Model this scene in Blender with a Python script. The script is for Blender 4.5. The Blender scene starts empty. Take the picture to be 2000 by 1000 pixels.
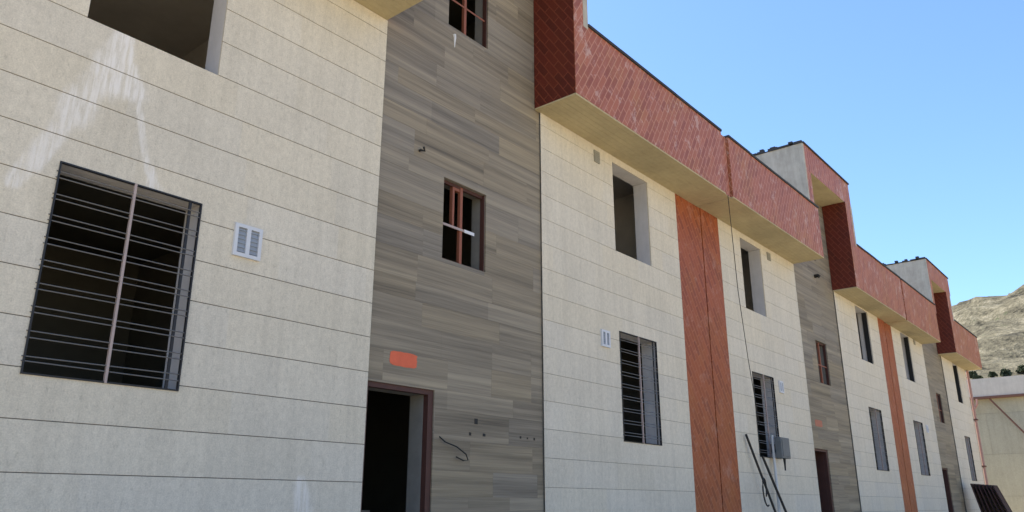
import bpy, math, random
from math import radians
from mathutils import Vector, noise

C = bpy.context.scene.collection
S = 6.8            # camera to facade, metres
EYE = 1.6
SUN_EL, SUN_AZ = 58, 89        # azimuth measured from +X towards +Y (behind the row)

# ------------------------------------------------------------------ camera, sky, sun, exposure
cam = bpy.data.cameras.new('camera')
co = bpy.data.objects.new('camera', cam); C.objects.link(co)
cam.sensor_width = 36; cam.lens = 1533.6 / 2000 * 36
cam.clip_start = 0.05; cam.clip_end = 5000
co.location = (0, -S, EYE)
co.rotation_euler = (radians(90 + 17.63), radians(0.0), radians(39.61 - 90))
sc = bpy.context.scene
sc.camera = co

world = bpy.data.worlds.new('World'); sc.world = world; world.use_nodes = True
nt = world.node_tree
bg = nt.nodes['Background']
sky = nt.nodes.new('ShaderNodeTexSky'); sky.sky_type = 'NISHITA'; sky.sun_disc = False
sky.sun_elevation = radians(SUN_EL)
sky.sun_rotation = radians(90 - SUN_AZ)      # sky rotation runs clockwise from +Y
sky.altitude = 0; sky.air_density = 1.0; sky.dust_density = 0.3; sky.ozone_density = 7.5
nt.links.new(sky.outputs[0], bg.inputs[0]); bg.inputs[1].default_value = 0.12

sl = bpy.data.lights.new('sun', 'SUN'); sl.energy = 5.0; sl.angle = radians(0.5); sl.color = (1, .95, .86)
so = bpy.data.objects.new('sun', sl); C.objects.link(so)
sd = Vector((math.cos(radians(SUN_EL)) * math.cos(radians(SUN_AZ)), math.cos(radians(SUN_EL)) * math.sin(radians(SUN_AZ)), math.sin(radians(SUN_EL))))
so.rotation_euler = (-sd).to_track_quat('-Z', 'Y').to_euler()
so.location = (0, 30, 40)
sc.view_settings.view_transform = 'Standard'; sc.view_settings.look = 'None'
sc.view_settings.gamma = 1; sc.view_settings.exposure = 1.32

# ------------------------------------------------------------------ material helpers
class NT:
    def __init__(s, name, rough=.8, spec=.3):
        s.m = bpy.data.materials.new(name); s.m.use_nodes = True
        s.t = s.m.node_tree; s.b = s.t.nodes['Principled BSDF']
        s.b.inputs['Roughness'].default_value = rough
        s.b.inputs['Specular IOR Level'].default_value = spec
        s.pos = s.n('ShaderNodeNewGeometry').outputs['Position']
    def n(s, k, **kw):
        x = s.t.nodes.new(k)
        for a, v in kw.items(): setattr(x, a, v)
        return x
    def link(s, a, b): s.t.links.new(a, b)
    def put(s, sock, v):
        if hasattr(v, 'is_output'): s.link(v, sock)
        else: sock.default_value = v
    def math(s, op, a, b=0.0, c=None, clamp=False):
        x = s.n('ShaderNodeMath', operation=op, use_clamp=clamp)
        s.put(x.inputs[0], a); s.put(x.inputs[1], b)
        if c is not None: s.put(x.inputs[2], c)
        return x.outputs[0]
    def vmath(s, op, a, b=(0, 0, 0)):
        x = s.n('ShaderNodeVectorMath', operation=op)
        s.put(x.inputs[0], a); s.put(x.inputs[1], b)
        return x.outputs['Value'] if op in ('DOT_PRODUCT', 'LENGTH', 'DISTANCE') else x.outputs[0]
    def mapping(s, scale=(1, 1, 1), rot=(0, 0, 0), vec=None):
        x = s.n('ShaderNodeMapping'); s.put(x.inputs['Vector'], vec or s.pos)
        x.inputs['Scale'].default_value = scale; x.inputs['Rotation'].default_value = rot
        return x.outputs[0]
    def noise(s, scale, detail=4, rough=.6, vec=None, dist=0):
        x = s.n('ShaderNodeTexNoise'); s.put(x.inputs['Vector'], vec or s.pos)
        x.inputs['Scale'].default_value = scale; x.inputs['Detail'].default_value = detail
        x.inputs['Roughness'].default_value = rough; x.inputs['Distortion'].default_value = dist
        return x.outputs['Fac']
    def ramp(s, fac, stops):
        x = s.n('ShaderNodeValToRGB'); s.put(x.inputs[0], fac); e = x.color_ramp.elements
        e[0].position, e[0].color = stops[0][0], (*stops[0][1], 1)
        e[1].position, e[1].color = stops[-1][0], (*stops[-1][1], 1)
        for p, c in stops[1:-1]:
            q = e.new(p); q.color = (*c, 1)
        return x.outputs[0]
    def fr(s, fac, a, b, lo=0.0, hi=1.0):       # smooth map range
        x = s.n('ShaderNodeMapRange', interpolation_type='SMOOTHSTEP'); s.put(x.inputs[0], fac)
        x.inputs[1].default_value = a; x.inputs[2].default_value = b
        x.inputs[3].default_value = lo; x.inputs[4].default_value = hi
        return x.outputs[0]
    def mix(s, fac, a, b, mode='MIX'):
        x = s.n('ShaderNodeMix', data_type='RGBA', blend_type=mode)
        s.put(x.inputs[0], fac)
        for i, v in ((6, a), (7, b)):
            s.put(x.inputs[i], (*v, 1) if isinstance(v, tuple) and len(v) == 3 else v)
        return x.outputs[2]
    def gray(s, v):
        x = s.n('ShaderNodeCombineColor')
        for i in range(3): s.put(x.inputs[i], v)
        return x.outputs[0]
    def attr(s):
        x = s.n('ShaderNodeAttribute', attribute_name='tint')
        q = s.n('ShaderNodeSeparateColor'); s.link(x.outputs['Color'], q.inputs[0])
        return q.outputs
    def color(s, c): s.put(s.b.inputs['Base Color'], (*c, 1) if isinstance(c, tuple) else c)
    def bump(s, h, strength=.3, dist=.01):
        x = s.n('ShaderNodeBump'); s.put(x.inputs['Height'], h)
        x.inputs['Strength'].default_value = strength; x.inputs['Distance'].default_value = dist
        s.link(x.outputs[0], s.b.inputs['Normal'])

def plain(name, col, rough=.6, spec=.3, metal=0, var=.25, scale=6):
    k = NT(name, rough, spec); k.b.inputs['Metallic'].default_value = metal
    f = k.noise(scale, 5, .65)
    k.color(k.mix(f, tuple(c * (1 - var) for c in col), tuple(c * (1 + var) for c in col)))
    k.bump(k.noise(scale * 12, 3), .15, .004)
    return k.m

def cream(name, base, stains=()):
    k = NT(name, .75, .25); r, g, b = k.attr()[:3]
    blotch = k.noise(1.3, 5, .6); mid = k.noise(19, 4, .7, k.mapping((1, 1, .7))); fine = k.noise(75, 3, .7)
    pits = k.fr(k.noise(38, 2, .5, k.mapping((1, 1, .45))), .30, .40, 0, 1)
    drip = k.noise(1, 4, .65, k.mapping((7, 7, .55)))
    v = k.math('ADD', k.math('MULTIPLY_ADD', blotch, .22, .70), k.math('MULTIPLY_ADD', mid, .46, -.05))
    v = k.math('ADD', v, k.math('MULTIPLY_ADD', fine, .70, -.35))
    v = k.math('MULTIPLY', v, k.math('MULTIPLY_ADD', r, .05, .97))
    v = k.math('MULTIPLY', v, k.math('MULTIPLY_ADD', pits, .12, .88))
    v = k.math('MULTIPLY', v, k.fr(drip, .30, .62, .93, 1.02))
    col = k.mix(1.0, k.mix(g, tuple(c * q for c, q in zip(base, (1.01, 1, .98))), tuple(c * q for c, q in zip(base, (.99, 1, 1.03)))), k.gray(v), 'MULTIPLY')
    if stains:
        wob = k.noise(4.5, 5, .7, k.mapping((1.6, 1, .7)))
        streak = k.noise(11, 4, .7, k.mapping((2.6, 1, .22)))
        tot = None
        for (ax, az, bx, bz, ra, rb, amt) in stains:
            a = Vector((ax, 0, az)); d = Vector((bx - ax, 0, bz - az))
            flat = k.vmath('MULTIPLY', k.pos, (1, 0, 1))
            pa = k.vmath('SUBTRACT', flat, tuple(a))
            t = k.math('MULTIPLY', k.vmath('DOT_PRODUCT', pa, tuple(d)), 1 / d.length_squared, clamp=True)
            pr = k.n('ShaderNodeVectorMath', operation='SCALE'); pr.inputs[0].default_value = d; k.link(t, pr.inputs['Scale'])
            dd = k.vmath('DISTANCE', pa, pr.outputs[0])
            rad = k.math('MULTIPLY_ADD', t, rb - ra, ra)
            q = k.math('DIVIDE', dd, rad)
            q = k.math('ADD', q, k.math('MULTIPLY_ADD', wob, 1.5, -.75))
            mk = k.fr(q, 1.02, .42, 0, amt)
            tot = mk if tot is None else k.math('MAXIMUM', tot, mk)
        tot = k.math('MULTIPLY', tot, k.fr(streak, .38, .60, .25, 1.0))
        col = k.mix(tot, col, (.78, .74, .70))
    k.color(col)
    h = k.math('ADD', k.math('MULTIPLY', fine, .5), k.math('ADD', mid, k.math('MULTIPLY', pits, .6)))
    k.bump(h, .35, .004)
    return k.m

def strata():
    k = NT('strata stone', .55, .35); r, g, b = k.attr()[:3]
    off = k.n('ShaderNodeCombineXYZ'); k.link(k.math('MULTIPLY', r, 37), off.inputs[0]); k.link(k.math('MULTIPLY', g, 91), off.inputs[2])
    p = k.vmath('ADD', k.pos, off.outputs[0])
    warp = k.noise(1.1, 3, .5, p)
    w = k.n('ShaderNodeCombineXYZ'); k.link(k.math('MULTIPLY', warp, .035), w.inputs[2])
    p = k.vmath('ADD', p, w.outputs[0])
    s1 = k.noise(1, 5, .68, k.mapping((.20, .20, 9.5), vec=p))
    s2 = k.noise(1, 4, .65, k.mapping((.8, .8, 60), vec=p))
    s3 = k.noise(1, 3, .6, k.mapping((.18, .18, 4), vec=p))
    f = k.math('ADD', k.math('MULTIPLY', s1, .62), k.math('ADD', k.math('MULTIPLY', s2, .26), k.math('MULTIPLY', s3, .28)))
    f = k.math('ADD', f, k.math('MULTIPLY_ADD', b, .07, -.12))
    c = k.ramp(f, [(.28, (.058, .050, .041)), (.40, (.142, .123, .100)), (.50, (.208, .181, .147)), (.60, (.272, .238, .190)), (.75, (.375, .33, .26))])
    warm = k.mix(g, (1.08, 1.0, .82), (1.02, 1.0, .95))
    c = k.mix(1.0, c, warm, 'MULTIPLY')
    k.color(c); k.bump(k.math('ADD', s1, s2), .25, .004)
    return k.m

def redtile(name, angle, c1, c2, cm, pale=.0, rough=.5, mw=.011):
    k = NT(name, rough, .35)
    q = k.n('ShaderNodeSeparateXYZ'); k.link(k.pos, q.inputs[0])
    v = k.n('ShaderNodeCombineXYZ'); k.link(k.math('ADD', q.outputs[0], q.outputs[1]), v.inputs[0]); k.link(q.outputs[2], v.inputs[1])
    m = k.mapping(rot=(0, 0, radians(angle)), vec=v.outputs[0])
    br = k.n('ShaderNodeTexBrick'); k.link(m, br.inputs['Vector'])
    br.inputs['Scale'].default_value = 1; br.inputs['Brick Width'].default_value = .32; br.inputs['Row Height'].default_value = .115
    br.inputs['Mortar Size'].default_value = mw; br.inputs['Mortar Smooth'].default_value = .3; br.inputs['Bias'].default_value = 0
    br.inputs['Color1'].default_value = (*c1, 1); br.inputs['Color2'].default_value = (*c2, 1); br.inputs['Mortar'].default_value = (*cm, 1)
    big = k.noise(1.1, 4, .6); col = k.mix(k.fr(big, .46, .72, 0, .6), br.outputs[0], k.mix(1.0, br.outputs[0], (1.02, 1.22, .85), 'MULTIPLY'))
    grain = k.noise(60, 3, .7)
    col = k.mix(1.0, col, k.gray(k.math('MULTIPLY_ADD', grain, .5, .75)), 'MULTIPLY')
    if pale:
        sp = k.noise(2.6, 5, .78, k.mapping((1, 1, .8))); sp2 = k.noise(1, 4, .7, k.mapping((1.6, 11, 1), vec=m))
        col = k.mix(k.fr(sp2, .50, .68, 0, pale * .5), col, (.42, .21, .165))
        col = k.mix(k.fr(sp, .545, .64, 0, pale), col, (.52, .35, .29))
    k.color(col); k.bump(k.math('ADD', k.math('MULTIPLY', br.outputs['Fac'], -1), k.math('MULTIPLY', grain, .3)), .5, .004)
    return k.m

def rock():
    k = NT('hill rock', .95, .1)
    n1 = k.noise(.035, 6, .62); n2 = k.noise(.22, 6, .7, k.mapping((1, 1, 2.2))); n3 = k.noise(1.3, 4, .7)
    f = k.math('ADD', k.math('MULTIPLY', n1, .22), k.math('ADD', k.math('MULTIPLY', n2, .48), k.math('MULTIPLY', n3, .3)))
    c = k.ramp(f, [(.41, (.028, .026, .018)), (.47, (.090, .080, .055)), (.525, (.130, .116, .079)), (.60, (.22, .195, .14))])
    scr = k.fr(k.noise(.55, 4, .7), .60, .66)
    k.color(k.mix(k.math('MULTIPLY', scr, .75), c, (.075, .08, .045)))
    k.bump(k.math('ADD', n2, n3), .8, .6)
    return k.m

def sand():
    k = NT('sandy ground', .95, .1)
    f = k.math('ADD', k.math('MULTIPLY', k.noise(.35, 5), .6), k.math('MULTIPLY', k.noise(14, 4, .7), .4))
    k.color(k.ramp(f, [(.3, (.40, .32, .20)), (.5, (.50, .41, .27)), (.7, (.60, .50, .34))]))
    k.bump(k.noise(20, 5, .7), .5, .03)
    return k.m

def concrete(name, c, var=.3):
    k = NT(name, .85, .2)
    f = k.math('ADD', k.math('MULTIPLY', k.noise(2, 6, .65), .6), k.math('MULTIPLY', k.noise(1, 5, .7, k.mapping((9, 9, 1.2))), .4))
    k.color(k.mix(k.fr(f, .3, .7), tuple(a * (1 - var) for a in c), tuple(a * (1 + var * .6) for a in c)))
    k.bump(k.noise(30, 4, .7), .3, .006)
    return k.m

STAINS = [(S*.379, EYE+S*.612, S*.374, EYE+S*.545, .12, .26, .8), (S*.368, EYE+S*.565, S*.334, EYE+S*.475, .16, .18, .65),
          (S*.338, EYE+S*.48, S*.285, EYE+S*.365, .14, .09, .6), (S*.395, EYE+S*.57, S*.405, EYE+S*.535, .08, .14, .75),
          (S*.405, EYE+S*.545, S*.438, EYE+S*.43, .035, .05, .6), (S*.440, EYE+S*.437, S*.450, EYE+S*.405, .05, .10, .7),
          (S*.722, EYE+S*.030, S*.735, EYE-S*.02, .10, .16, .55)]
M = dict(
    cream=cream('cream stone', (.59, .53, .425)), cream_stained=cream('cream stone with plaster splashes', (.59, .53, .425), STAINS),
    grout=plain('grey grout', (.17, .16, .145), .9, .1), strata=strata(), grout2=plain('dark grout', (.11, .10, .09), .9, .1),
    strip=redtile('rust red strip tile', 56, (.315, .076, .023), (.215, .047, .016), (.34, .105, .043), .2),
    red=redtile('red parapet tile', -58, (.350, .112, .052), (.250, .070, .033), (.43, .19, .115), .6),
    fin=redtile('side fin tile', -56, (.110, .0165, .0075), (.078, .012, .0058), (.15, .030, .015)),  # fin sides coloured far darker than the red tile on their fronts
    soffit=concrete('soffit render', (.435, .365, .225), .14), plaster=concrete('grey jamb plaster', (.55, .53, .53), .12),
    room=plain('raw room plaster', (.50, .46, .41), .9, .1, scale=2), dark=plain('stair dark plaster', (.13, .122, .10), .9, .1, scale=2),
    tower=concrete('pale rendered block', (.41, .38, .32), .25), cap=plain('dark coping felt', (.035, .034, .034), .7),
    doorjamb=plain('door jamb plaster', (.20, .19, .17), .8, .2), brown=plain('brown primed steel', (.070, .030, .024), .55), rust=plain('rusty window steel', (.24, .085, .05), .55),
    bar=plain('grille steel', (.125, .118, .112), .45, .5), mull=plain('pinkish primed steel', (.37, .29, .265), .5), black=plain('black steel', (.02, .02, .022), .5),
    white=plain('white plastic', (.56, .57, .60), .5, var=.08), slot=plain('blue grey louvre', (.25, .28, .33), .5), ventgrey=plain('grey vent', (.27, .255, .21), .7),
    orange=plain('orange spray paint', (.62, .13, .065), .75, var=.22, scale=7), faded=plain('faded orange paint', (.40, .16, .10), .8, var=.3, scale=7), cable=plain('black cable', (.018, .018, .018), .6),
    meter=plain('grey meter box paint', (.13, .14, .145), .5), pipe=plain('pale grey pipe', (.5, .5, .5), .5), roof=plain('roof felt', (.12, .115, .11), .9),
    ground=sand(), rock=rock(), sandwall=None, pinkpipe=plain('pink downpipe', (.36, .20, .165), .5), maroon=plain('maroon primed steel', (.035, .009, .010), .6, .35),
    band=concrete('white fascia render', (.53, .48, .41), .12), trim=plain('red brown trim', (.15, .075, .055), .6), back=cream('sand stone wall', (.37, .35, .265)),
    leaf=plain('scrub leaf', (.045, .055, .028), .8, .2, var=.5, scale=3), twig=plain('scrub stem', (.06, .045, .03), .9),
)

# ------------------------------------------------------------------ mesh helpers
class MB:
    def __init__(s): s.v, s.f, s.c = [], [], []
    def quad(s, a, b, c, d, tint=(.5, .5, .5)):
        i = len(s.v); s.v += [a, b, c, d]; s.f.append((i, i + 1, i + 2, i + 3)); s.c.append(tint)
    def box(s, x0, x1, y0, y1, z0, z1, tint=(.5, .5, .5), skip=''):
        i = len(s.v)
        s.v += [(x0, y0, z0), (x1, y0, z0), (x1, y1, z0), (x0, y1, z0), (x0, y0, z1), (x1, y0, z1), (x1, y1, z1), (x0, y1, z1)]
        for key, q in (('d', (3, 2, 1, 0)), ('u', (4, 5, 6, 7)), ('f', (0, 1, 5, 4)), ('r', (1, 2, 6, 5)), ('b', (2, 3, 7, 6)), ('l', (3, 0, 4, 7))):
            if key not in skip: s.f.append(tuple(i + k for k in q)); s.c.append(tint)
        return s
    def room(s, x0, x1, y0, y1, z0, z1):     # faces turned inwards, front open
        i = len(s.v)
        s.v += [(x0, y0, z0), (x1, y0, z0), (x1, y1, z0), (x0, y1, z0), (x0, y0, z1), (x1, y0, z1), (x1, y1, z1), (x0, y1, z1)]
        for q in ((0, 1, 2, 3), (7, 6, 5, 4), (5, 6, 2, 1), (6, 7, 3, 2), (7, 4, 0, 3)):
            s.f.append(tuple(i + k for k in q)); s.c.append((.5,) * 3)
    def tube(s, pts, r, n=8, r1=None):
        pts = [Vector(p) for p in pts]; rings = []; m = len(pts)
        for k, p in enumerate(pts):
            d = (pts[min(k + 1, m - 1)] - pts[max(k - 1, 0)]).normalized()
            a = d.cross(Vector((0, 0, 1)) if abs(d.z) < .9 else Vector((1, 0, 0))).normalized(); b = d.cross(a)
            rr = r if r1 is None else r + (r1 - r) * k / (m - 1)
            i = len(s.v); rings.append(i)
            s.v += [tuple(p + a * rr * math.cos(2 * math.pi * j / n) + b * rr * math.sin(2 * math.pi * j / n)) for j in range(n)]
        for i, j in zip(rings, rings[1:]):
            for q in range(n):
                s.f.append((i + q, i + (q + 1) % n, j + (q + 1) % n, j + q)); s.c.append((.5,) * 3)
        s.f.append(tuple(rings[0] + q for q in reversed(range(n)))); s.f.append(tuple(rings[-1] + q for q in range(n))); s.c += [(.5,) * 3] * 2
        return s
    def build(s, name, mats, parent=None, smooth=False, bevel=0):
        o3 = parent_world(parent) if parent else Vector()
        me = bpy.data.meshes.new(name)
        me.from_pydata([tuple(Vector(v) - o3) for v in s.v], [], s.f)
        if not isinstance(mats, (list, tuple)): mats = [mats]
        for m in mats: me.materials.append(m)
        at = me.color_attributes.new('tint', 'FLOAT_COLOR', 'CORNER')
        li = 0
        for p, c in zip(me.polygons, s.c):
            for _ in range(p.loop_total): at.data[li].color = (*c, 1); li += 1
            p.use_smooth = smooth
        me.update()
        o = bpy.data.objects.new(name, me); C.objects.link(o)
        if parent: o.parent = parent
        if bevel:
            b = o.modifiers.new('bevel', 'BEVEL'); b.width = bevel; b.segments = 2; b.limit_method = 'ANGLE'
        return o

def parent_world(p):
    v = Vector()
    while p: v += p.location; p = p.parent
    return v
def thing(name, label, cat, loc=(0, 0, 0), group=None):
    o = bpy.data.objects.new(name, None); o.empty_display_size = .3; C.objects.link(o); o.location = loc
    o['label'] = label; o['category'] = cat
    if group: o['group'] = group
    return o
def tag(o, label, cat, group=None):
    o['label'] = label; o['category'] = cat
    if group: o['group'] = group
    return o
def struct(o, kind='structure'): o['kind'] = kind; return o

def subtract(r, h):
    x0, x1, z0, z1 = r; a0, a1, b0, b1 = h
    if a0 >= x1 or a1 <= x0 or b0 >= z1 or b1 <= z0: return [r]
    out = []
    if a0 > x0: out.append((x0, a0, z0, z1))
    if a1 < x1: out.append((a1, x1, z0, z1))
    m0, m1 = max(x0, a0), min(x1, a1)
    if b0 > z0: out.append((m0, m1, z0, b0))
    if b1 < z1: out.append((m0, m1, b1, z1))
    return out
def cut(rects, holes):
    for h in holes: rects = [q for r in rects for q in subtract(r, h)]
    return [q for q in rects if q[1] - q[0] > .008 and q[3] - q[2] > .008]

JZ0, JH = EYE + S * .035, S * .0579
def clad_cream(mb, x0, x1, z0, z1, y, holes, rnd, jw=.0035):
    k = math.floor((z0 - JZ0) / JH)
    z = JZ0 + k * JH
    while z < z1:
        a, b = max(z, z0), min(z + JH, z1); x = x0 - rnd.uniform(0, 1.0)
        while x < x1:
            w = 1.15; p, q = max(x, x0), min(x + w, x1)
            if q - p > .01 and b - a > .02:
                t = (rnd.random(), rnd.random(), rnd.random()); jit = rnd.uniform(-.0012, .0012)
                for r in cut([(p, q, a + jw, b - jw)], holes):
                    mb.box(r[0], r[1], y + jit * .12, y + .022, r[2], r[3], t, 'b')
            x += w
        z += JH
def clad_strata(mb, x0, x1, z0, z1, y, holes, rnd):
    z = z0
    while z < z1 - .02:
        h = rnd.choice((.24, .30, .36, .40)); b = min(z + h, z1); x = x0 - rnd.uniform(0, .9); row = (rnd.random(), rnd.random())
        while x < x1:
            w = rnd.uniform(.75, 1.6); p, q = max(x, x0), min(x + w, x1)
            if q - p > .03:
                t = (row[0] if rnd.random() < .45 else rnd.random(), row[1] if rnd.random() < .6 else rnd.random(), rnd.random()); jit = rnd.uniform(-.0006, .0006)
                for r in cut([(p + .0003, q - .0003, z + .0008, b - .0008)], holes):
                    mb.box(r[0], r[1], y + jit, y + .022, r[2], r[3], t, 'b')
            x += w
        z = b
def backing(mb, x0, x1, z0, z1, y0, y1, holes):
    for r in cut([(x0, x1, z0, z1)], holes): mb.box(r[0], r[1], y0, y1, r[2], r[3], (.5,) * 3)

# ------------------------------------------------------------------ ground and hill
g = MB(); g.quad((-400, -400, 0), (900, -400, 0), (900, 400, 0), (-400, 400, 0)); struct(g.build('ground', M['ground']))
def hill_z(x, y):
    ridge = 49.5 - .26 * (y - 30) if y > -60 else 81 + (-60 - y) * .05
    ridge += 4.2 * noise.noise((y * .035, 3.1, 0)) + 2.4 * noise.noise((y * .11, 7.7, 0)) + 1.0 * noise.noise((y * .3, 2.2, 0))
    t = (x - 52) / (272 - 52)
    if t < 0: return -1
    base = ridge * (t ** .72) if t < 1 else ridge * max(0, 1 - (t - 1) * .6)
    n = noise.fractal((x * .022, y * .022, 1.3), 1.0, 2.1, 6)
    base += n * 9.5 * min(1, t * 1.4) * (1 - .6 * max(0, 1 - abs(t - 1) * 8))
    led = math.sin(base * 1.05 + 2.5 * noise.noise((x * .02, y * .02, 0)))
    return base + led * 1.7 * min(1, t * 3) - .2
hm = MB(); nx, ny = 150, 190
for i in range(nx + 1):
    for j in range(ny + 1):
        x = 50 + 330 * i / nx; y = -190 + 330 * j / ny
        hm.v.append((x, y, hill_z(x, y)))
for i in range(nx):
    for j in range(ny):
        a = i * (ny + 1) + j; hm.f.append((a, a + ny + 1, a + ny + 2, a + 1)); hm.c.append((.5,) * 3)
struct(hm.build('hill', M['rock'], smooth=True))

# ------------------------------------------------------------------ house builder (all fractions are of the camera distance S)
def X(v): return v * S
def Zz(v): return EYE + v * S
def Yy(v): return (v - 1) * S
LO, UP = (.143, .407), (.614, .858)
SW = ((.446, .612), (.958, 1.125))

def make_window(house, x0, x1, z0, z1, depth=.30, grille=False, yf=.0235, lining='plaster'):
    """opening lined with plaster; grille = the ground floor burglar bars"""
    mb = MB(); t = .02; yb = depth
    mb.box(x0 - t, x0, yf, yb, z0 - t, z1 + t); mb.box(x1, x1 + t, yf, yb, z0 - t, z1 + t)
    mb.box(x0, x1, yf, yb, z1, z1 + t); mb.box(x0, x1, yf, yb, z0 - t, z0)
    w = mb.build('window', M[lining], house)
    if grille:
        f = MB(); e = .014
        f.box(x0, x0 + e, -.012, .018, z0, z1); f.box(x1 - e, x1, -.012, .018, z0, z1)
        f.box(x0 + e, x1 - e, -.012, .018, z1 - e, z1); f.box(x0 + e, x1 - e, -.012, .018, z0, z0 + e)
        f.build('frame', M['black'], w)
        xm = x0 + (x1 - x0) * .50
        MB().box(xm - .011, xm + .011, -.016, .012, z0, z1).build('mullion', M['mull'], w)
        MB().box(x1 - .125, x1 - .098, .0, .014, z0 + e, z1 - e).build('side_bar', M['black'], w)
        gb = MB(); n = 9; rnd = random.Random(int(x0 * 10))
        for i in range(n):
            zc = z0 + (z1 - z0) * (i + .62) / (n + .25)
            for d in (-.024, .024):
                a = rnd.uniform(-.006, .006); b = rnd.uniform(-.006, .006)
                gb.tube([(x0 - .012, -.004, zc + d + a), (x1 + .004, -.004, zc + d + b)], .0055, 6)
        gb.build('grille', M['bar'], w)
    return w

def make_stair_window(house, x0, x1, z0, z1, broken):
    w = make_window(house, x0, x1, z0, z1, .30, False, .0535, 'doorjamb')
    y0, y1 = .09, .13; e = .045
    f = MB(); f.box(x0, x0 + e, y0, y1, z0, z1); f.box(x1 - .014, x1, y0 - .03, y1, z0, z1)
    f.box(x0 + e, x1 - .014, y0, y1, z1 - e, z1); f.box(x0 + e, x1 - .014, y0, y1, z0, z0 + e * .7)
    f.build('frame', M['brown'], w)
    xm = x0 + (x1 - x0) * .47; zm = z0 + (z1 - z0) * .44
    MB().box(xm - .024, xm + .024, y0 - .008, y1, z0 + .02, z1 - .02).build('mullion', M['rust'], w)
    if broken:
        MB().box(x0 + .02, x1 - .20, y0 - .02, y0 - .009, zm - .016, zm + .016).build('transom', M['mull'], w)
        MB().box(xm + .05, x1 - .20, y0 - .028, y0 - .021, zm - .024, zm + .020).build('white_strip', M['white'], w)
        s = MB(); a = xm - .16; s.box(a, a + .035, y0 + .005, y1 + .02, zm + .02, z1 - e); s.box(a + .035, xm - .024, y0 + .005, y1 + .02, z1 - e - .04, z1 - e)
        s.build('casement', M['rust'], w)
    else:
        MB().box(x0 + .02, x1 - .02, y0 - .006, y0 - .001, zm - .014, zm + .014).build('transom', M['rust'], w)

def vent_plate(house, x0, x1, z0, z1):
    m = MB(); e = .036; y0 = -.03; xm = (x0 + x1) / 2
    m.box(x0, x0 + e, y0, 0, z0, z1); m.box(x1 - e, x1, y0, 0, z0, z1); m.box(xm - .022, xm + .022, y0, 0, z0, z1)
    for a, b in ((x0 + e, xm - .022), (xm + .022, x1 - e)):
        m.box(a, b, y0, 0, z0, z0 + e); m.box(a, b, y0, 0, z1 - e, z1)
    p = m.build('vent_cover', M['white'], house)
    q = MB()
    for a, b in ((x0 + e, xm - .022), (xm + .022, x1 - e)):
        q.box(a, b, -.008, 0, z0 + e, z1 - e)
        for i in range(6):
            z = z0 + e + (z1 - z0 - 2 * e) * (i + .3) / 6; q.box(a, b, -.018, -.008, z, z + .014)
    q.build('louvre', M['slot'], p)

def parapet(house, x0, x1, yf, zs, zt, rnd, sx=None):
    y = Yy(yf)
    MB().box(x0, x1, y, y + .14, zs + .004, zt).build('parapet', M['red'], house)
    s = MB(); xa = (sx or x0) + .002; s.box(xa, x1 - .002, y + .003, .022, zs - .014, zs + .003)
    yy = y + .004
    while yy < .015:
        s.box(xa + .001, x1 - .003, yy, min(yy + .094, .021), zs - .022 + rnd.uniform(-.001, .001), zs - .013); yy += .098
    s.build('soffit', M['soffit'], house)
    c = MB(); n = max(2, int((x1 - x0) / .9)); xs = [x0 - .005 + (x1 - x0 + .01) * i / n for i in range(n + 1)]
    for a, b in zip(xs, xs[1:]):
        d = rnd.uniform(-.008, .008); c.box(a, b - .003, y - .025, y + .17, zt + .001 + d, zt + .048 + d)
    c.build('coping', M['cap'], house)

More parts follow.
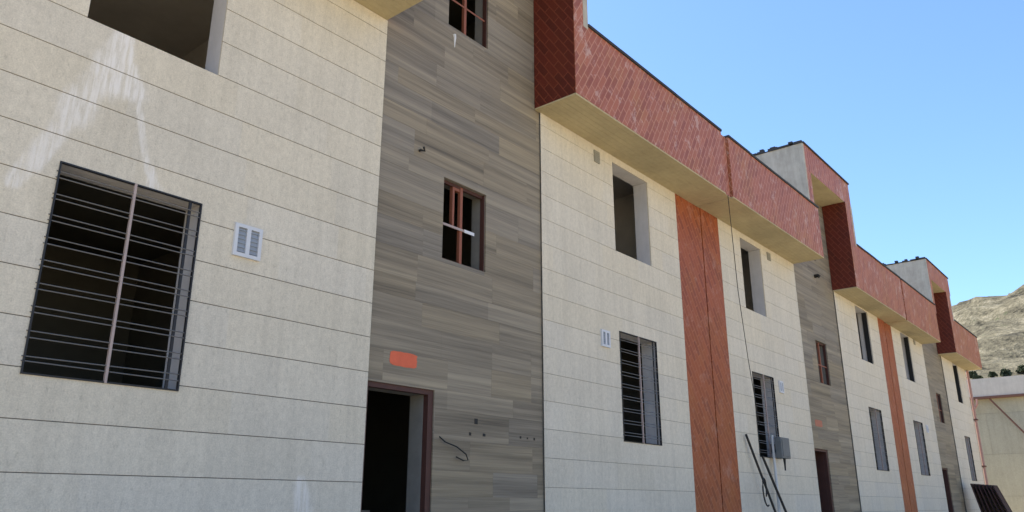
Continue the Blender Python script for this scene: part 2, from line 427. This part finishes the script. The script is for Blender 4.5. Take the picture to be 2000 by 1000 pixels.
def make_house(d, label):
    rnd = random.Random(d['seed'])
    x_l, x_r = X(d['x0']), X(d['x1'])
    h = thing('terraced_house', label, 'house', ((x_l + x_r) / 2, 0, 0), 'terraced houses in one row')
    zr = Zz(d['soffit'][1])
    st0, st1 = X(d['stair'][0]), X(d['stair'][1])
    ztop = Zz(d['tower'][3])
    fin_x0, fin_x1, fin_y, fin_zb, fin_zt = d['fin']
    # cream bays
    for side in (0, 1):
        a, b = X(d['cream'][side][0]), X(d['cream'][side][1]); zt = Zz(d['soffit'][side]) - .022
        wx = (X(d['win'][side][0]), X(d['win'][side][1])); t = .02
        holes = [(wx[0] - t, wx[1] + t, Zz(q[0]) - t, Zz(q[1]) + t) for q in (LO, UP)]
        vis = [(wx[0], wx[1], Zz(q[0]), Zz(q[1])) for q in (LO, UP)]
        m = MB(); clad_cream(m, a, b, 0, zt, 0, vis, rnd, .0042 if d.get('stained') and side == 0 else .0028)
        wall = m.build('stone_wall', M['cream_stained'] if d.get('stained') and side == 0 else M['cream'], h)
        k = MB(); backing(k, a, b, 0, zt + .3, .008, .30, holes); k.build('joint_bed', M['grout'], wall)
        make_window(h, *wx, Zz(LO[0]), Zz(LO[1]), .30, True)
        uw = make_window(h, *wx, Zz(UP[0]), Zz(UP[1]), .30)
        if d['seed'] > 1 and (d['seed'], side) != (2, 0):
            MB().box(wx[1] - .02, wx[1] - .001, .03, .17, Zz(UP[0]) + .002, Zz(UP[1]) - .002).build('jamb_liner', M['black'], uw)
        for q in (LO, UP):
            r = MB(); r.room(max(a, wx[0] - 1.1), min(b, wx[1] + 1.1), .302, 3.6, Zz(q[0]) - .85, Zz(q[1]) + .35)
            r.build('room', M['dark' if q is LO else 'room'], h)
    # tiled strips beside the party lines
    for (a, b, y) in d['strips']:
        MB().box(X(a), X(b), y, .30, 0, Zz(d['soffit'][0 if b < d['stair'][0] else 1]) - .022).build('tiled_strip', M['strip'], h)
    # stair bay, slightly set back behind the cream cladding
    ys = .03; t = .02
    sw = (X(d['swin'][0]), X(d['swin'][1])); dr = (X(d['door'][0]), X(d['door'][1])); dz = (.62, Zz(.196))
    holes = [(sw[0] - t, sw[1] + t, Zz(q[0]) - t, Zz(q[1]) + t) for q in SW] + [(dr[0] - .002, dr[1] + .002, dz[0], dz[1])]
    zst = Zz(d['tower'][4])
    vis = [(sw[0], sw[1], Zz(q[0]), Zz(q[1])) for q in SW] + [(dr[0], dr[1], dz[0], dz[1])]
    m = MB(); clad_strata(m, st0, st1, 0, zst, ys, vis, rnd); sb = m.build('stair_wall', M['strata'], h)
    k = MB(); backing(k, st0, st1, 0, ztop - .1, ys + .012, .30, holes); k.build('joint_bed', M['grout2'], sb)
    for i, q in enumerate(SW):
        make_stair_window(h, *sw, Zz(q[0]), Zz(q[1]), i == 0 and d['seed'] == 1)
    r = MB()
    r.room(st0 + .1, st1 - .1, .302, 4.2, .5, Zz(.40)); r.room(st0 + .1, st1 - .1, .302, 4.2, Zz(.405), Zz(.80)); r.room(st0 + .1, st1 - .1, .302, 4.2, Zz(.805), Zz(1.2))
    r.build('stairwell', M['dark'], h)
    fl = MB()
    for i in range(9): fl.box(st0 + .25, st0 + 1.55, 1.1 + i * .28, 1.1 + i * .28 + .30, 1.0 + i * .18, 1.18 + i * .18)
    fl.build('stair_flight', M['room'], h)
    # door: steel frame, plastered jamb, step
    f = MB(); e = .085; y0, y1 = ys + .02, ys + .10
    f.box(dr[0], dr[0] + e * .6, y0, y1, dz[0], dz[1]); f.box(dr[1] - e, dr[1], y0, y1, dz[0], dz[1]); f.box(dr[0] + e * .6, dr[1] - e, y0, y1, dz[1] - e * .7, dz[1])
    fr = f.build('door_frame', M['brown'], h)
    j = MB(); j.box(dr[1] - e - .004, dr[1], y1, .36, dz[0], dz[1]); j.box(dr[0], dr[0] + .04, y1, .36, dz[0], dz[1]); j.box(dr[0] + .04, dr[1] - e - .004, y1, .36, dz[1] - .05, dz[1])
    j.build('jamb', M['doorjamb' if d['seed'] == 1 else 'brown'], fr)
    s = MB()
    for i in range(3): s.box(dr[0] - .1, dr[1] + .3, -.35 * (3 - i) + .02, .028 if i == 2 else -.35 * (2 - i) + .02, 0, .2 * (i + 1))
    s.build('door_step', M['plaster'], h)
    # roof edge: left parapet, tower frame, side fin, right parapet
    p0, p1, py, pz = d['pleft']; parapet(h, X(p0), X(p1), py, Zz(d['soffit'][0]), Zz(pz), rnd)
    p0, p1, py, pz = d['pright']; p0 = fin_x1 + .0004; parapet(h, X(p0), X(p1), py, Zz(d['soffit'][1]), Zz(pz), rnd, X(fin_x0))
    if 'filler' in d:
        q0, q1, qy, qs, qt = d['filler']; MB().box(X(q0), X(q1), Yy(qy) + .03, Yy(qy) + .15, Zz(qs), Zz(qt) - .01).build('seam_strip', M['red'], h)
        m = MB(); m.box(X(q0) - .02, X(q1) + .02, Yy(qy) + .032, .02, Zz(qs) - .012, Zz(qs) - .002); m.build('seam_soffit', M['soffit'], h)
        m = MB(); m.box(X(q0) - .04, X(q1) + .04, .06, .3, 0, Zz(qt)); m.build('joint_bed', M['grout2'], h)
    t0, t1, ty, tz, tb = d['tower']; ty = Yy(ty)
    fy = Yy(fin_y); fin_zb = d['soffit'][1] + .004 / S
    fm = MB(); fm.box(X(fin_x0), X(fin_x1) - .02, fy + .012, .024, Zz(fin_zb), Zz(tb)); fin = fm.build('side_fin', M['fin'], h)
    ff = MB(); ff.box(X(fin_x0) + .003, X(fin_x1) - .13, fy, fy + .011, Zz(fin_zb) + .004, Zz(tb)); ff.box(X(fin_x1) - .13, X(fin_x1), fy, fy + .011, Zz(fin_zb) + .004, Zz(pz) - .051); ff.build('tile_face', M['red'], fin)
    ft = MB(); ft.box(X(fin_x1) - .129, X(fin_x1), fy - .004, fy + .10, Zz(pz) - .05, Zz(tb)); ft.build('pale_edge', M['tower'], fin)
    tm = MB(); tm.box(X(t0) + .09, X(t1), ty, ty + .15, Zz(tb) + .002, Zz(tz))
    top = tm.build('tower_band', M['red'], h)
    lg = MB(); lg.box(X(t0) + .09, X(t0) + .42, ty + .002, ty + .15, Zz(d['pleft'][3]) - .25, Zz(tb) + .001); lg.build('tower_leg', M['red'], h)
    so_ = MB(); so_.box(X(t0) + .42, X(t1) - .004, ty + .152, .03, Zz(tb), Zz(tb) + .02); so_.box(X(t0) + .42, X(t1) - .004, ty + .004, ty + .151, Zz(tb) - .004, Zz(tb) + .001)
    so_.build('tower_soffit', M['soffit'], h)
    bl = MB(); bl.box(X(t0), X(t0) + .088, ty - .003, 3.6, zr + .1, Zz(tz) - .012); bl.box(X(t1) - .14, X(t1) - .02, ty + .16, 3.6, zr + .1, Zz(tz) - .012); bl.box(X(t0) + .088, X(t1) - .14, 3.4, 3.6, zr + .1, Zz(tz) - .012)
    bl.build('tower_wall', M['tower'], h)
    cp = MB(); cp.box(X(t0) + .05, X(t1) + .02, ty - .03, 3.6, Zz(tz) + .001, Zz(tz) + .045)
    y = ty
    while y < 2.2:
        w = rnd.uniform(.12, .35); u = rnd.uniform(.0, .055); cp.box(X(t0) - .03, X(t0) + .048, y, y + w, Zz(tz) - .011, Zz(tz) + .02 + u); y += w + rnd.choice((0, .02, .12))
    for q in range(5):
        y = ty + .25 + q * .42 + rnd.uniform(-.1, .1); cp.box(X(t0) - .02, X(t0) + .10, y, y + rnd.uniform(.06, .16), Zz(tz) + .046, Zz(tz) + rnd.uniform(.08, .15))
    cp.build('coping', M['cap'], top)
    # body behind: roof slab, party and back walls
    b = MB(); zs = Zz(max(d['soffit'])) + .3
    b.box(x_l, x_r, .31, 8.5, zs, zs + .2); b.box(x_l, x_l + .12, .31, 8.5, 0, zs - .002); b.box(x_r - .12, x_r, .31, 8.5, 0, zs - .002); b.box(x_l + .12, x_r - .12, 8.3, 8.5, 0, zs - .002)
    b.build('roof', M['roof'], h)
    for v in d.get('vents_hi', ()):
        m = MB(); a, b2, c, e2 = X(v[0]), X(v[1]), Zz(v[2]), Zz(v[3]); m.box(a, b2, -.02, 0, c, e2)
        for i in range(5): m.box(a + .02, b2 - .02, -.028, -.02, c + .02 + i * (e2 - c - .04) / 5, c + .035 + i * (e2 - c - .04) / 5)
        m.build('wall_vent', M['ventgrey'], h)
    for v in d.get('vents_lo', ()): vent_plate(h, X(v[0]), X(v[1]), Zz(v[2]), Zz(v[3]))
    for v in d.get('holes', ()):
        MB().box(X(v[0]) - v[2], X(v[0]) + v[2], ys - .0035, ys - .0012, Zz(v[1]) - v[3], Zz(v[1]) + v[3]).build('socket_hole', M['cable'], h)
    if d['seed'] == 1:
        m = MB(); xq, zq = X(1.0235), Zz(.941)
        m.tube([(xq, ys - .001, zq), (xq + .012, ys - .004, zq - .05), (xq + .008, ys - .004, zq - .12), (xq + .012, ys - .002, zq - .2)], .028, 8, .006); m.build('paint_drip', M['white'], h)
    for v in d.get('marks', ()):
        x0, x1, z0, z1 = X(v[0]), X(v[1]), Zz(v[2]), Zz(v[3]); m = MB(); n = 28; yq = ys - .003
        ring = []
        for i in range(n):
            a = 2 * math.pi * i / n; c, s_ = math.cos(a), math.sin(a)
            rr = 1 / max(abs(c), abs(s_)) ** .96 * (1 + rnd.uniform(-.035, .035))
            ring.append(((x0 + x1) / 2 + c * rr * (x1 - x0) / 2, yq, (z0 + z1) / 2 + s_ * rr * (z1 - z0) / 2))
        m.v = ring + [(p[0], yq + .0028, p[2]) for p in ring]; m.f = [tuple(range(n))] + [(i, i + n, (i + 1) % n + n, (i + 1) % n) for i in range(n)]; m.c = [(.5,) * 3] * (n + 1)
        m.build('paint_patch', M['orange' if d['seed'] == 1 else 'faded'], h)
    return h

A = dict(seed=1, x0=-.040, x1=2.075, cream=((.19, .839), (1.313, 1.96)), stair=(.839, 1.313), win=((.330, .5195), (1.619, 1.798)), soffit=(.880, .880),
         strips=((-.040, .19, .004), (1.96, 2.118, .004)), swin=(1.006, 1.130), door=(.8395, .997), pleft=(-.035, .838, .902, 1.078), pright=(1.2965, 2.063, .886, 1.079),
         fin=(1.295, 1.352, .886, .880, 1.25), tower=(.835, 1.385, .905, 1.352, 1.25), stained=True,
         filler=(2.0705, 2.1005, .886, .880, 1.078), vents_hi=((1.533, 1.557, .829, .861),), vents_lo=((.573, .618, .345, .394), (1.536, 1.572, .357, .397)), holes=((1.092, .126, .02, .02), (1.108, .150, .03, .035), (1.131, .1265, .025, .018), (1.240, .129, .016, .016), (1.262, .1285, .013, .012), (1.284, .1283, .016, .018)), marks=((.888, .951, .228, .253),))
B = dict(seed=2, x0=2.085, x1=4.085, cream=((2.242, 2.893), (3.347, 3.965)), stair=(2.893, 3.347), win=((2.405, 2.575), (3.622, 3.803)), soffit=(.882, .868),
         strips=((2.124, 2.242, .004), (3.965, 4.076, .004)), swin=(3.052, 3.175), door=(2.896, 3.046), pleft=(2.108, 2.893, .884, 1.078), pright=(3.343, 4.105, .904, 1.070),
         fin=(3.342, 3.425, .904, .868, 1.248), tower=(2.878, 3.434, .908, 1.356, 1.248),
         filler=(4.1085, 4.1215, .904, .866, 1.070), vents_hi=((2.632, 2.660, .834, .862),), vents_lo=((2.618, 2.652, .362, .402),), marks=((2.945, 3.02, .276, .30),))
D = dict(seed=3, x0=4.09, x1=5.93, cream=((4.191, 4.812), (5.262, 5.93)), stair=(4.812, 5.262), win=((4.358, 4.532), (5.555, 5.70)), soffit=(.864, .862),
         strips=((4.082, 4.191, .004),), swin=(4.985, 5.10), door=(4.83, 4.968), pleft=(4.125, 4.812, .904, 1.070), pright=(5.205, 5.975, .904, 1.070),
         fin=(5.204, 5.30, .904, .852, 1.232), tower=(4.795, 5.345, .908, 1.343, 1.232),
         vents_hi=((4.62, 4.65, .832, .860),), vents_lo=((4.60, 4.635, .362, .402),), marks=())
make_house(A, 'nearest cream stone house with large barred window and white plaster splashes on its wall')
make_house(B, 'middle house of the row with a grey meter box below its window')
make_house(D, 'farthest house of the row with a pink downpipe at its end corner')

# ------------------------------------------------------------------ small things on the facade
def W(x, y, z): return (X(x), Yy(y), Zz(z))
o = MB().tube([W(2.068, .8835, .874), W(2.20, .935, .62), W(2.30, .965, .43), W(2.40, .990, .24)], .007, 6).build('hanging_cable', M['cable'])
tag(o, 'long black cable running down from the parapet seam to the meter box', 'cable')
mt = thing('meter_box', 'grey electric meter box on a thin pipe below the barred window', 'meter box', (X(2.59), -.1, Zz(.14)))
yb0, yb1 = Yy(.956), Yy(.977)
MB().box(X(2.475), X(2.545), yb0, yb1, Zz(.141), Zz(.205)).build('box', M['meter'], mt, bevel=.012)
MB().box(X(2.481), X(2.539), yb0 - .012, yb0 - .001, Zz(.147), Zz(.199)).build('door', M['meter'], mt, bevel=.004)
MB().tube([(X(2.480), -.10, 0), (X(2.480), -.10, Zz(.212))], .030, 10).build('supply_pipe', M['pipe'], mt)
MB().tube([(X(2.515), yb0 + .07, Zz(.141)), (X(2.515), yb0 + .07, Zz(.126)), (X(2.51), yb0 + .06, Zz(.105))], .03, 8, .016).build('conduit', M['cable'], mt)
MB().box(X(2.49), X(2.53), yb1 + .001, -.001, Zz(.16), Zz(.185)).build('bracket', M['bar'], mt)
o = MB().tube([W(2.295, .991, .203), W(2.500, .94, -.235)], .026, 8).build('leaning_pole', M['black'])
tag(o, 'longer black pole leaning on the wall beside the red strip', 'pole', 'poles leaning on the wall')
o = MB().tube([W(2.403, .991, .145), W(2.600, .937, -.235)], .026, 8).build('leaning_pole', M['black'])
tag(o, 'shorter black pole leaning on the wall under the meter box', 'pole', 'poles leaning on the wall')
pts = []
for i in range(15):
    a = -.6 + 2 * math.pi * i / 14 * .92
    pts.append((X(2.305) + .12 * math.cos(a), Yy(.956) - .004 * i, Zz(.045) + .24 * math.sin(a) - .006 * i))
o = MB().tube(pts, .016, 6).build('cable_loop', M['cable']); tag(o, 'loop of black cable hanging beside the leaning poles', 'cable')
# loose wire and drilled holes beside the first door
o = MB().tube([(X(1.012), .045, Zz(.118)), (X(1.018), -.03, Zz(.107)), (X(1.045), -.05, Zz(.100)), (X(1.068), -.06, Zz(.088)), (X(1.075), -.05, Zz(.078)), (X(1.066), -.03, Zz(.077)), (X(1.05), -.01, Zz(.083))], .0085, 6).build('loose_wire', M['cable'])
tag(o, 'short black wire curling out of the grey stone right of the first door', 'wire')
o = MB().tube([(X(.937), .045, Zz(.643)), (X(.937), -.005, Zz(.643)), (X(.943), -.03, Zz(.642)), (X(.938), -.045, Zz(.648))], .016, 6).build('wire_stub', M['cable'])
tag(o, 'black wire stub poking from the grey stone left above the stair window', 'wire')
o = MB().tube([(X(3.135), .045, Zz(.885)), (X(3.135), -.06, Zz(.885)), (X(3.135), -.10, Zz(.88))], .05, 10).build('wall_lamp_stub', M['cable'])
tag(o, 'small round black lamp fitting on grey stone under the second tower', 'lamp')

# downpipe at the far corner
dp = thing('downpipe', 'pink downpipe running down the end corner of the farthest house', 'downpipe', (X(5.94), -.06, 0))
MB().tube([(X(5.945), -.07, 0), (X(5.945), -.07, Zz(.855))], .055, 10).build('pipe', M['pinkpipe'], dp)
for z in (1.2, 3.2, 5.2): MB().box(X(5.945) - .1, X(5.945) + .1, -.16, -.001, z, z + .06).build('clip', M['trim'], dp)

# ------------------------------------------------------------------ background building, tarpaulin, scrub
bx = X(7.0)
bb = thing('annex_building', 'sand coloured building with white fascia standing across the end of the row', 'building', (bx, -2, 0))
rnd = random.Random(5); m = MB()
ya, yb = -9.5, 4.5
z = 0
while z < Zz(.779) - .05:
    b = min(z + 2.05, Zz(.779)); y = ya - rnd.uniform(0, 1)
    while y < yb:
        p, q = max(y, ya), min(y + 3.6, yb)
        if q - p > .05:
            m.box(bx + rnd.uniform(-.001, .001), bx + .05, p + .002, q - .002, z + .004, b - .004, (rnd.random(), rnd.random(), rnd.random()))
        y += 3.6
    z = b
m.build('wall', M['back'], bb)
MB().box(bx + .02, bx + 9, ya + .01, yb - .01, 0, Zz(.78)).build('joint_bed', M['grout'], bb)
MB().box(bx - .35, bx + 9.2, ya - .2, yb + .2, Zz(.795), Zz(.93)).build('fascia', M['band'], bb)
MB().box(bx - .38, bx + 9.1, ya - .23, yb + .23, Zz(.779), Zz(.794)).build('fascia_trim', M['trim'], bb)
o = MB().tube([(bx - .25, .30, Zz(.778)), (bx - .25, -.80, Zz(.545)), (bx - .25, -3.2, Zz(.04))], .045, 8).build('slanted_pipe', M['trim'], bb)
o = MB().tube([(bx - .12, 1.55, Zz(.690)), (bx - .25, 1.25, Zz(.696)), (bx - .32, 1.0, Zz(.712)), (bx - .33, .88, Zz(.740)), (bx - .33, .86, Zz(.778))], .06, 8).build('curved_bracket', M['pinkpipe'], bb)

rnd = random.Random(4)
for k in range(2, 9):
    yt, yb_ = .978 - .0165 * k, .925 - .025 * k; x0 = 5.17 + .006 * k; zt = 1.9 if k < 2 else 2.42 - .012 * k
    a, b = Vector((0, Yy(yb_), .02)), Vector((0, Yy(yt), zt)); d = (b - a); up = d.normalized(); nrm = Vector((0, -up.z, up.y))
    m = MB(); xa, xb = X(x0) + rnd.uniform(-.06, .06), X(x0) + .95 + rnd.uniform(-.08, .08)
    def bar(u0, u1, x_a, x_b, t0=0.0, t1=.045):
        c = [a + up * u + nrm * t for u in (u0, u1) for t in (t0, t1)]
        q = len(m.v); m.v.extend([(x_, p.y, p.z) for x_ in (x_a, x_b) for p in c])
        for f in ((0, 1, 3, 2), (4, 6, 7, 5), (0, 4, 5, 1), (2, 3, 7, 6), (0, 2, 6, 4), (1, 5, 7, 3)): m.f.append(tuple(q + w_ for w_ in f)); m.c.append((.5,) * 3)
    L = d.length
    bar(0, L, xa, xa + .06); bar(0, L, xb - .06, xb); bar(L - .06, L, xa + .06, xb - .06); bar(.0, .05, xa + .06, xb - .06)
    bar(.05, L - .06, xa + .06, xb - .06, .012, .03)
    tag(m.build('steel_panel', M['maroon'], bevel=.004), 'dark maroon steel panel leaning in a stack at the far corner', 'steel panel', 'steel panels stacked at the far corner')
rnd = random.Random(11)
spots = [(80, 0.72 * k - .3 + rnd.uniform(-.2, .2), rnd.uniform(.26, .44)) for k in range(10)]
for k, (x, y, sz) in enumerate(spots):
    x += rnd.uniform(-2, 3); zb = hill_z(x, y) + .05
    b = thing('scrub_bush', 'dark scrub bush on the hillside just above the white fascia', 'bush', (x, y, zb), 'dark bushes above the fascia')
    lf = MB()
    for i in range(420):
        a = rnd.uniform(0, 6.28); t = rnd.random() ** .5; hgt = rnd.random()
        r = sz * 1.15 * t * (1 - .5 * hgt) * (1 + .4 * math.sin(a * 3 + k)); c = Vector((x + r * math.cos(a), y + r * math.sin(a), zb + .15 + hgt * 1.35 * sz))
        u = Vector((rnd.gauss(0, 1), rnd.gauss(0, 1), rnd.gauss(0, 1))).normalized() * .13; w = u.cross(Vector((rnd.gauss(0, 1), rnd.gauss(0, 1), rnd.gauss(0, 1)))).normalized() * .07
        lf.quad(tuple(c - u), tuple(c + w), tuple(c + u), tuple(c - w))
    lf.build('foliage', M['leaf'], b)
    st = MB()
    for i in range(5):
        a = rnd.uniform(0, 6.28); st.tube([(x, y, zb), (x + .5 * sz * math.cos(a), y + .5 * sz * math.sin(a), zb + sz)], .05, 5, .015)
    st.build('stem', M['twig'], b)
